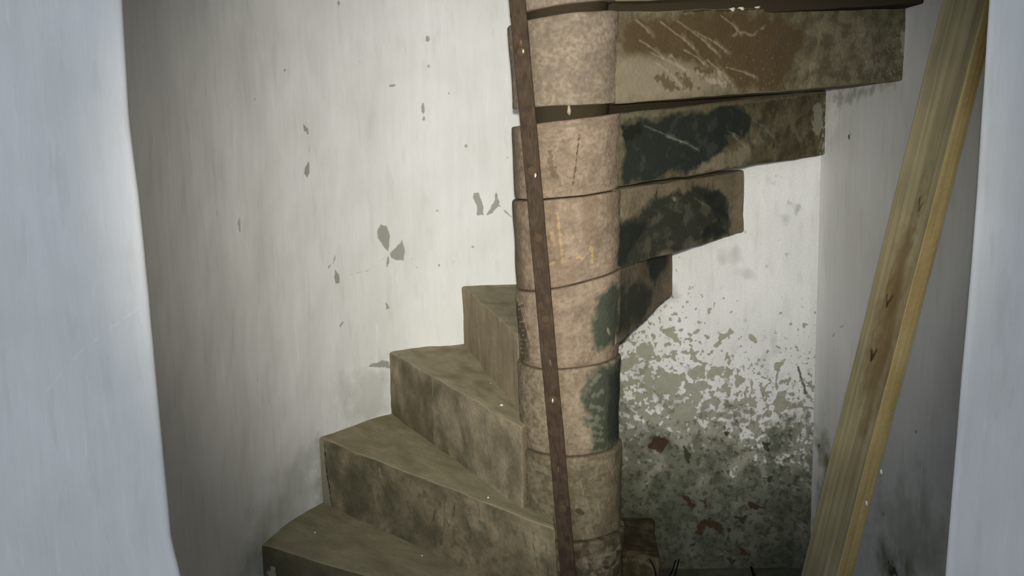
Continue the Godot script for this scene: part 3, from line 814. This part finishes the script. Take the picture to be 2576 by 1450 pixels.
	for p in [[V(0.11, 0.75), V(0.14, 0.72), V(0.19, 0.9), V(0.16, 0.9)], [V(0.17, 0.72), V(0.2, 0.74), V(0.24, 0.9), V(0.2, 0.88)], [V(0.22, 0.66), V(0.3, 0.68), V(0.26, 0.78)]]:
		bh.poly(bh.part(p), Color(0.31, 0.265, 0.2), 0.8, 8, 12, -8)
	scratches(bh, [[0.06, 0.1, 0.1, 0.25], [0.07, 0.32, 0.14, 0.52], [0.13, 0.12, 0.23, 0.45], [0.18, 0.12, 0.3, 0.52], [0.23, 0.25, 0.33, 0.5], [0.1, 0.45, 0.2, 0.68], [0.2, 0.45, 0.26, 0.62], [0.27, 0.58, 0.34, 0.85], [0.31, 0.08, 0.37, 0.28], [0.33, 0.68, 0.42, 0.8], [0.16, 0.5, 0.18, 0.62], [0.12, 0.58, 0.19, 0.86]], 3.2, Color(0.58, 0.535, 0.46), 0.75)
	bh.stroke(bh.part([V(0.3, 0.7), V(0.325, 0.86), V(0.29, 0.84), V(0.24, 0.72)]), 5.0, Color(0.56, 0.52, 0.45), 0.8, 6, 9, 8)
	bh.stroke(bh.part([V(0.34, 0.34), V(0.38, 0.28), V(0.41, 0.33), V(0.45, 0.22)]), 3.0, Color(0.5, 0.47, 0.4), 0.6, 5, 6)
	bh.patches(bh.noise(845, 60.0, 5), [[0.0, 0.1, 0.2, 0.4, 0.4, 0.4]], 0.3, Color(0.27, 0.255, 0.195), 0.65)
	bh.patches(bh.noise(846, 13.0, 4), [[0, 0, 0, 0, 0, 0, 0.05, 0.05, 0.1, 0.1], [0.05, 0.05, 0.1, 0.15, 0.15, 0.15, 0.14, 0.14, 0.2, 0.36], [0.1, 0.1, 0.15, 0.18, 0.18, 0.18, 0.17, 0.2, 0.28, 0.4]], 0.06, Color(0.62, 0.6, 0.53), 0.7, 14)
	bh.poly(bh.part([V(0.925, 0.35), V(0.95, 0.4), V(0.975, 0.55), V(0.97, 0.75), V(0.94, 0.62)]), Color(0.55, 0.55, 0.49), 0.8, 8, 14, 14)
	bh.stroke(bh.part([V(0.975, 0.05), V(0.985, 0.45), V(0.97, 0.7), V(0.965, 0.97)]), 3.0, Color(0.6, 0.6, 0.55), 0.6, 5, 8, 12)
	bh.stroke(bh.part([V(0.2, 0.015), V(0.6, 0.015), V(0.97, 0.015)]), 3.0, Color(0.18, 0.17, 0.12), 0.7, 3, 4)
	var bi := stone(900, 200, 825, 900.0, STONE.lightened(0.02))

	# name, riser inner/outer, back inner/outer, levels (bottom in, out, top in, out), front material, back material, label
	var steps := [
		[V(0.30, -1.62), V(-0.76, -2.05), V(0.30, -2.1), V(-0.70, -2.62), [0.0, 0.0, 0.2, 0.2], ra, null, ""],
		[V(0.17, -1.93), V(-0.755, -2.533), V(0.16, -2.2), V(-0.56, -2.95), [0.18, 0.18, 0.40, 0.40], ra, null, "lowest step in view, with a dark riser"],
		[V(0.085, -2.085), V(-0.625, -2.835), V(0.09, -2.25), V(-0.36, -3.16), [0.38, 0.38, 0.598, 0.60], rb, null, "step with a mouldy, cracked riser"],
		[V(0.013, -2.21), V(-0.427, -3.09), V(0.06, -2.28), V(-0.08, -3.19), [0.585, 0.585, 0.80, 0.805], rc, null, "step with a dark blotch on its riser"],
		[V(0.009, -2.36), V(-0.174, -3.175), V(0.12, -2.33), V(0.22, -3.19), [0.78, 0.78, 0.995, 0.996], rd, null, "step with a clean pale riser"],
		[V(0.05, -2.37), V(0.09, -3.19), V(0.241, -2.224), V(0.531, -3.16), [0.985, 0.945, 1.158, 1.15], rd, be, "step end with green mould beside the newel"],
		[V(0.12, -2.4), V(0.42, -3.18), V(0.241, -2.224), V(0.77, -3.16), [1.168, 1.148, 1.352, 1.35], rd, bf, "step end with a square dark mould patch"],
		[V(0.2, -2.4), V(0.73, -3.18), V(0.241, -2.224), V(1.03, -3.13), [1.358, 1.395, 1.521, 1.598], rd, bg, "step end with a blackish green patch and plaster smears"],
		[V(0.22, -2.38), V(1.06, -3.08), V(0.241, -2.224), V(1.09, -2.648), [1.543, 1.599, 1.745, 1.798], rd, bh, "step end stained brown with pale scratches"],
		[V(0.24, -2.33), V(1.11, -2.56), V(0.241, -2.224), V(1.11, -2.36), [1.768, 1.81, 1.95, 1.98], rd, bi, "highest step in view, cut by the frame"],
	]
	# drums of the newel: bottom, top, tip of either bed, radius
	var drums := [[0.0, 0.12, 0.0, 0.0, 0.13], [0.12, 0.33, 0.0, 0.0, 0.13], [0.33, 0.532, 0.0, 0.0, 0.127], [0.534, 0.742, 0.0, 0.0, 0.123], [0.744, 0.95, 0.0, 0.006, 0.121], [0.952, 1.143, 0.006, 0.024, 0.122], [1.146, 1.341, 0.024, 0.011, 0.124], [1.344, 1.512, 0.011, 0.013, 0.124], [1.543, 1.736, 0.004, 0.012, 0.126], [1.757, 1.95, 0.015, 0.0, 0.127]]
	var kinds := newel_textures()
	for i in steps.size():
		var s: Array = steps[i]
		var lev: Array = s[4]
		var mesh := block(step_block(s[0], s[1], s[2], s[3], lev[0], lev[1], lev[2], lev[3]), 0.007, 0.004)
		var back: Material = soffit if s[6] == null else s[6].material(0.5)
		var front: Material = s[5].material(0.4) if i > 0 and i < 5 else soffit
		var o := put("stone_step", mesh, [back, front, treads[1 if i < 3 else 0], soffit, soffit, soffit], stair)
		if s[7]:
			tag(o, s[7])
		var d: Array = drums[i]
		put("newel_drum", drum_mesh(d[0], d[1], d[2], d[3], d[4]), [kinds[i]], o)
	# recessed mortar in two open beds, its colour darkened as shade; newel core above
	var shaded_mortar := plain(Color(0.2, 0.175, 0.13))
	put("shaded_mortar_bed", block(step_block(V(0.13, -2.40), V(0.90, -3.14), V(0.20, -2.30), V(0.985, -3.13), 1.50, 1.555, 1.56, 1.61), 0.004, 0.003), [shaded_mortar, shaded_mortar, shaded_mortar, shaded_mortar, shaded_mortar, shaded_mortar], stair)
	put("shaded_mortar_bed", block(step_block(V(0.2, -2.45), V(1.08, -2.72), V(0.22, -2.30), V(1.08, -2.54), 1.73, 1.785, 1.78, 1.82), 0.004, 0.003), [shaded_mortar, shaded_mortar, shaded_mortar, shaded_mortar, shaded_mortar, shaded_mortar], stair)
	put("shaded_mortar_bed", drum_mesh(1.49, 1.56, 0.0, 0.0, 0.098), [shaded_mortar], stair)
	put("shaded_mortar_bed", drum_mesh(1.71, 1.78, 0.0, 0.0, 0.1), [shaded_mortar], stair)
	put("newel_drum", drum_mesh(1.952, 2.3, 0.0, 0.0, 0.126), [kinds[9]], stair)
	var lime := plain(Color(0.74, 0.73, 0.68))
	for q in [Vector3(0.5344, 1.7618, -2.3765), Vector3(0.5598, 1.7646, -2.3892), Vector3(0.5997, 1.7689, -2.4091), Vector3(0.7415, 1.7810, -2.4800), Vector3(0.7786, 1.7834, -2.4985), Vector3(0.8115, 1.7857, -2.5149), Vector3(0.8448, 1.7870, -2.5316), Vector3(0.9452, 1.7910, -2.5817)]:
		var l := put("plaster_lump", lump(Vector3(0.016, 0.009, 0.012), int(q.x * 90)), [lime], stair)
		l.position = q
	var drip := put("paint_drip", lump(Vector3(0.009, 0.022, 0.006), 3), [plain(Color(0.62, 0.57, 0.48), 0.5)], stair)
	drip.position = Vector3(0.133, 1.532, -2.158)
	tag(drip, "pale drip of paint hanging from a joint of the newel")


func newel_textures() -> Array:
	var out := []
	var pink := Color(0.515, 0.455, 0.40)
	for i in 10:
		var x := stone(640, 300, 900 + i * 17, 900.0, pink if i in [5, 6, 7] else Color(0.505, 0.46, 0.395) if i == 4 else Color(0.525, 0.48, 0.43) if i > 7 else Color(0.43, 0.40, 0.33))
		x.patches(x.noise(951 + i, 40.0, 5), [[0.42, 0.36, 0.25, 0.25, 0.25, 0.3]], 0.4, Color(0.40, 0.35, 0.285), 0.6, -8)
		x.patches(x.noise(971 + i, 24.0, 4, 1.0, 2.5), [[0.3, 0.26, 0.24, 0.22, 0.2]], 0.3, Color(0.6, 0.55, 0.475), 0.5, 8)
		match i:
			1, 2:
				x.patches(x.noise(990 + i, 50.0, 5), [[0.3, 0.3, 0.4, 0.5, 0.55]], 0.25, Color(0.24, 0.22, 0.17), 0.7)
				for k in 4:
					x.stroke(x.part([V(0.62, 0.2 + k * 0.19), V(0.7, 0.21 + k * 0.19), V(0.78, 0.17 + k * 0.19)]), 3.0, Color(0.62, 0.58, 0.48), 0.5, 6, 7, 14)
				for p in [V(0.66, 0.35), V(0.7, 0.62), V(0.68, 0.82)]:
					x.stroke(x.part([p, p + V(0.02, 0.02)]), 9.0, Color(0.17, 0.14, 0.11), 0.75, 10, 14, -10)
			3:
				x.patches(x.noise(993, 40.0, 4), [[0.5, 0.4, 0.3, 0.2, 0.2]], 0.3, Color(0.32, 0.3, 0.24), 0.7)
				x.stroke(x.part([V(0.52, 0.62), V(0.54, 0.66)]), 7.0, Color(0.24, 0.23, 0.18), 0.8, 5, 5, -20)
			4:
				x.poly(x.part([V(0.56, 0.12), V(0.66, 0.05), V(0.95, 0.0), V(0.95, 0.97), V(0.60, 0.97), V(0.56, 0.55)]), Color(0.215, 0.245, 0.205), 0.85, 26, 30, -4)
				x.poly(x.part([V(0.72, 0.15), V(0.95, 0.1), V(0.95, 0.95), V(0.70, 0.9)]), MOULD, 0.8, 16, 20)
				for p in [[0.6, 0.2, 0.64, 0.12], [0.61, 0.33, 0.66, 0.3], [0.6, 0.44, 0.66, 0.5], [0.585, 0.56, 0.66, 0.6], [0.585, 0.64, 0.66, 0.7], [0.59, 0.74, 0.66, 0.78], [0.59, 0.83, 0.66, 0.86]]:
					x.stroke(x.part([V(p[0], p[1]), V(p[2], p[3])]), 7.0, Color(0.46, 0.47, 0.41), 0.6, 8, 9, 8)
				x.patches(x.noise(994, 30.0, 4), [[0.5, 0.4, 0.2, 0.1, 0.1]], 0.3, Color(0.34, 0.32, 0.25), 0.6)
			5:
				x.poly(x.part([V(0.6, 0.4), V(0.66, 0.18), V(0.74, 0.12), V(0.8, 0.2), V(0.82, 0.75), V(0.7, 0.85), V(0.62, 0.78)]), Color(0.22, 0.255, 0.215), 0.85, 22, 22, -4)
				x.poly(x.part([V(0.10, 0.1), V(0.2, 0.2), V(0.24, 0.5), V(0.27, 0.95), V(0.16, 0.95), V(0.12, 0.6)]), Color(0.27, 0.245, 0.19), 0.75, 22, 30, -6)
				for k in 14:
					x.stroke(x.part([V(0.13 + 0.008 * (k % 5), 0.08 + k * 0.06), V(0.21 + 0.009 * (k % 4), 0.02 + k * 0.063)]), 1.0, Color(0.66, 0.61, 0.52), 0.6, 2, 5, 8)
				x.stroke(x.part([V(0.16, 0.05), V(0.2, 0.25), V(0.27, 0.7)]), 2.0, Color(0.66, 0.6, 0.5), 0.7, 3, 3, 8)
				x.stroke(x.part([V(0.7, 0.6), V(0.72, 0.68)]), 4.0, Color(0.6, 0.58, 0.5), 0.7, 4, 4)
			6:
				for p in [[0.44, 0.15, 0.46, 0.75], [0.41, 0.35, 0.42, 0.5], [0.52, 0.7, 0.56, 0.72], [0.36, 0.75, 0.42, 0.72], [0.6, 0.6, 0.61, 0.8]]:
					x.stroke(x.part([V(p[0], p[1]), V(p[2], p[3])]), 4.0, Color(0.66, 0.57, 0.4), 0.7, 5, 7, 6)
				x.patches(x.noise(995, 60.0, 4, 1.0, 6.0), [[0.3]], 0.3, Color(0.46, 0.39, 0.32), 0.6)
				x.poly(x.part([V(0, 0), V(0.2, 0), V(0.24, 1), V(0, 1)]), Color(0.36, 0.33, 0.27), 0.5, 30, 30)
			7:
				x.stroke(x.part([V(0.545, 0.22), V(0.535, 0.5), V(0.515, 0.85)]), 1.4, Color(0.3, 0.25, 0.2), 0.8, 2, 3, -40)
				x.poly(x.part([V(0.41, 0.35), V(0.43, 0.5), V(0.44, 0.78), V(0.42, 0.8), V(0.4, 0.55)]), Color(0.37, 0.32, 0.26), 0.7, 6, 10, -8)
				x.stroke(x.part([V(0.3, 0.08), V(0.5, 0.08), V(0.8, 0.06)]), 7.0, Color(0.46, 0.42, 0.35), 0.7, 6, 6, -8)
				x.poly(x.part([V(0, 0), V(0.2, 0), V(0.23, 1), V(0, 1)]), Color(0.38, 0.35, 0.3), 0.5, 30, 30)
			8:
				x.patches(x.noise(996, 24.0, 5), [[0.4, 0.5, 0.45, 0.35, 0.3]], 0.4, Color(0.42, 0.38, 0.315), 0.55, -6)
		out.append(x.material(0.5))
	return out


# ---------------------------------------------------------------- the iron bar in front of the newel
func build_bar() -> void:
	var bar := Node3D.new()
	bar.name = "iron_bar"
	add_child(bar)
	tag(bar, "rusty brown flat iron bar with round rivets leaning before the stone newel", "metal bar")
	var rust := Tex.new(48, 1600, Color(0.245, 0.2, 0.16), 1100)
	rust.add(rust.noise(1101, 40.0, 5), 9, 8, 7, 14)
	rust.add(rust.noise(1102, 8.0, 3, 1.0, 4.0), 8, 7, 6, 14)
	rust.patches(rust.noise(1103, 30.0, 5), [[0.2], [0.15], [0.2], [0.3], [0.4]], 0.4, Color(0.15, 0.115, 0.085), 0.5)
	for p in [V(0.45, 0.13), V(0.6, 0.2), V(0.5, 0.27), V(0.4, 0.5), V(0.55, 0.66), V(0.45, 0.8)]:
		rust.stroke(rust.part([p, p + V(0.02, 0.006)]), 1.6, Color(0.5, 0.42, 0.32), 0.6, 2, 2)
	var m := rust.material(0.2, 0.75)
	var top := Vector3(-0.003, 2.14, -2.085)
	var foot := Vector3(0.1193, 0.405, -2.065)
	var along := (top - foot).normalized()
	var across := Vector3(cos(0.10), 0, sin(0.10))
	across = (across - along * across.dot(along)).normalized()
	var out := across.cross(along).normalized()
	if out.z < 0:
		out = -out
	var c := []
	for w in [-0.004, 0.004]:
		for y in 2:
			for u in [-0.0172, 0.0172]:
				c.append((foot if y == 0 else top) + across * u + out * w)
	put("strap", block(c, 0.0025, 0.0012, 0.5, Vector3i(3, 60, 2)), [m, m, m, m, m, m], bar)
	var head := SphereMesh.new()
	head.radius = 0.0105
	head.height = 0.021
	head.radial_segments = 20
	head.rings = 10
	var rm := plain(Color(0.28, 0.225, 0.175), 0.7)
	for y in [1.652, 1.405, 1.262, 1.085, 0.905, 0.655]:
		var p: Vector3 = foot.lerp(top, (y - foot.y) / (top.y - foot.y)) + out * 0.004
		var o := put("rivet", head, [rm], bar)
		o.transform = Transform3D(Basis(across, along, out * 0.28), p)
	var fleck := plain(Color(0.8, 0.78, 0.72), 0.6)
	for q in [[1.652, 0.004], [1.395, 0.006], [0.905, 0.0]]:
		var p: Vector3 = foot.lerp(top, (q[0] - foot.y) / (top.y - foot.y)) + out * 0.0075 + across * q[1]
		var o := put("paint_fleck", lump(Vector3(0.004, 0.009, 0.002), int(q[0] * 10)), [fleck], bar)
		o.position = p
	

# ---------------------------------------------------------------- the plank leaning at the right
func build_plank() -> void:
	var plank := Node3D.new()
	plank.name = "wooden_plank"
	add_child(plank)
	tag(plank, "long wooden plank leaning upright against the right wall, grey face and yellow edge", "plank")
	var face := Tex.new(160, 1900, Color(0.475, 0.445, 0.345), 1200)
	face.add(face.noise(1201, 26.0, 4, 1.0, 26.0), 14, 13, 11, 14)
	face.add(face.noise(1202, 7.0, 3, 1.0, 30.0), 8, 8, 7, 14)
	face.add(face.noise(1203, 160.0, 3), 12, 11, 9)
	for k in [[0.55, 0.60], [0.6, 0.55]]:
		face.poly(face.part([V(k[0] - 0.25, k[1] - 0.06), V(k[0] + 0.1, k[1] - 0.08), V(k[0] + 0.35, k[1] - 0.02), V(k[0] + 0.3, k[1] + 0.05), V(k[0], k[1] + 0.02)]), Color(0.33, 0.265, 0.165), 0.55, 40, 30)
	for k in [[0.45, 0.58, 9.0], [0.7, 0.457, 5.0], [0.5, 0.535, 6.0]]:
		face.stroke(face.part([V(k[0] - 0.05, k[1] - 0.004), V(k[0], k[1] + 0.004), V(k[0] + 0.08, k[1] - 0.004)]), k[2] * 0.35, Color(0.16, 0.12, 0.08), 0.85, 4, 4, -20)
		for r in 3:
			var ring := PackedVector2Array()
			for a in 13:
				ring.append(Vector2(k[0] * 160 + cos(a * TAU / 12) * (k[2] * 1.2 + r * 7), k[1] * 1900 + sin(a * TAU / 12) * (k[2] * 3.0 + r * 26)))
			face.stroke(ring, 2.0, Color(0.37, 0.315, 0.22), 0.35, 6, 5)
	var edge := Tex.new(72, 1900, Color(0.715, 0.63, 0.435), 1250)
	edge.add(edge.noise(1251, 20.0, 4, 1.0, 20.0), 12, 12, 10, 14)
	edge.add(edge.noise(1252, 10.0, 3, 4.0, 1.0), 5, 5, 5, 10)
	edge.add(edge.noise(1253, 140.0, 3), 12, 12, 12)
	edge.poly(edge.part([V(0.1, 0.80), V(0.9, 0.79), V(0.8, 0.84), V(0.2, 0.84)]), Color(0.72, 0.63, 0.45), 0.6, 20, 20)
	var fm := face.material(0.15, 0.8)
	var em := edge.material(0.15, 0.85)
	# corners of the section (left, front, right) on two heights, by their lean
	var c := []
	for row in [[Vector3(0.4808, 0.0000, -1.9340), Vector3(0.5269, 0.0000, -1.8700), Vector3(0.5797, 0.0000, -1.9080)], [Vector3(0.9940, 2.4500, -1.9340), Vector3(1.0516, 2.4500, -1.8700), Vector3(1.0947, 2.4500, -1.9080)]]:
		var l: Vector3 = row[0]
		var f: Vector3 = row[1]
		var r: Vector3 = row[2]
		c.append([l + r - f, r, l, f])
	# index: along 0 = left, 1 = front side; up 0/1; through 0 = hidden, 1 = seen wide face
	var corners := []
	for w in 2:
		for y in 2:
			for u in 2:
				corners.append(c[y][w * 2 + u])
	put("board", block(corners, 0.002, 0.0012, 0.4, Vector3i(6, 70, 4)), [fm, fm, em, em, em, fm], plank)
	var fleck := plain(Color(0.88, 0.88, 0.85), 0.6)
	for p in [Vector3(0.7469, 0.7835, -1.9050), Vector3(0.7116, 0.7248, -1.8850)]:
		var o := put("paint_fleck", lump(Vector3(0.0045, 0.012, 0.003), 5), [fleck], plank)
		o.position = p
		o.rotation.z = 0.15


# ---------------------------------------------------------------- stone, twigs and crumbs
func build_small_things() -> void:
	var x := stone(300, 300, 1300, 800.0, Color(0.30, 0.272, 0.205))
	x.patches(x.noise(1302, 50.0, 4, 3.0, 1.0), [[0.4], [0.5]], 0.3, Color(0.2, 0.17, 0.12), 0.6)
	x.stroke(x.part([V(0.05, 0.1), V(0.5, 0.04), V(0.95, 0.12)]), 4.0, Color(0.44, 0.40, 0.32), 0.6, 5, 6)
	var m := x.material(0.5)
	var c := step_block(V(0.275, -2.80), V(0.415, -2.80), V(0.262, -2.56), V(0.385, -2.50), 0.0, 0.0, 0.335, 0.325)
	var o := put("stone_block", block(c, 0.012, 0.008, 1.0, Vector3i(8, 12, 8)), [m, m, m, m, m, m])
	tag(o, "rough brown stone block on the floor beside the foot of the newel", "stone block")
	var twig := plain(Color(0.07, 0.075, 0.055), 0.8)
	var list := [[Vector3(0.3711, 0.0000, -2.4600), Vector3(0.3711, 0.2879, -2.4600), Vector3(0.3694, 0.3060, -2.4700), Vector3(0.3644, 0.3219, -2.4800), Vector3(0.3551, 0.3358, -2.4900)], [Vector3(0.4778, 0.0000, -2.9000), Vector3(0.4778, 0.0854, -2.9000), Vector3(0.4912, 0.0957, -2.9200), Vector3(0.5063, 0.1151, -2.9500)], [Vector3(0.4942, 0.0000, -2.9000), Vector3(0.4942, 0.0850, -2.9000), Vector3(0.5051, 0.1021, -2.9200), Vector3(0.5183, 0.1129, -2.9600)], [Vector3(0.7786, 0.0000, -3.0200), Vector3(0.7786, 0.0176, -3.0200), Vector3(0.7777, 0.0323, -3.0600)]]
	var said := ["thin black twig curving beside the brown stone block", "thin dark twig standing against the damp wall right of the stone block", "slanting dark twig just right of the upright twig by the damp wall", "short thick dark stub of a twig at the foot of the damp wall"]
	for i in list.size():
		var pts: Array = list[i]
		var radii := []
		for k in pts.size():
			radii.append((0.006 if i == 3 else 0.003) * lerpf(1.2, 0.6, float(k) / (pts.size() - 1)))
		var t := put("dry_twig", tube(pts, radii), [twig])
		tag(t, said[i], "twig", "dry twigs under the stair")
	var crumb := plain(Color(0.85, 0.84, 0.8))
	var where := [Vector3(-0.0332, 0.8000, -2.3962), Vector3(-0.0643, 0.8000, -2.6154), Vector3(-0.0706, 0.5980, -2.2857), Vector3(-0.5616, 0.4000, -2.5618), Vector3(-0.2503, 0.4000, -2.3968)]
	var words := ["largest white plaster crumb, on the tread beside the newel", "small white plaster crumb at the foot of the pale riser, upper end", "tiny pale crumb on the mouldy step near its riser corner", "tiny pale crumb on the lowest dark tread, by the wall", "tiny pale crumb on the lowest dark tread, out from the riser"]
	for i in where.size():
		var t := put("plaster_crumb", lump(Vector3(0.009, 0.006, 0.008) * (1.0 if i == 0 else 0.62), 20 + i), [crumb])
		t.position = where[i] + Vector3(0, 0.0015, 0)
		tag(t, words[i], "crumb", "plaster crumbs on the treads")
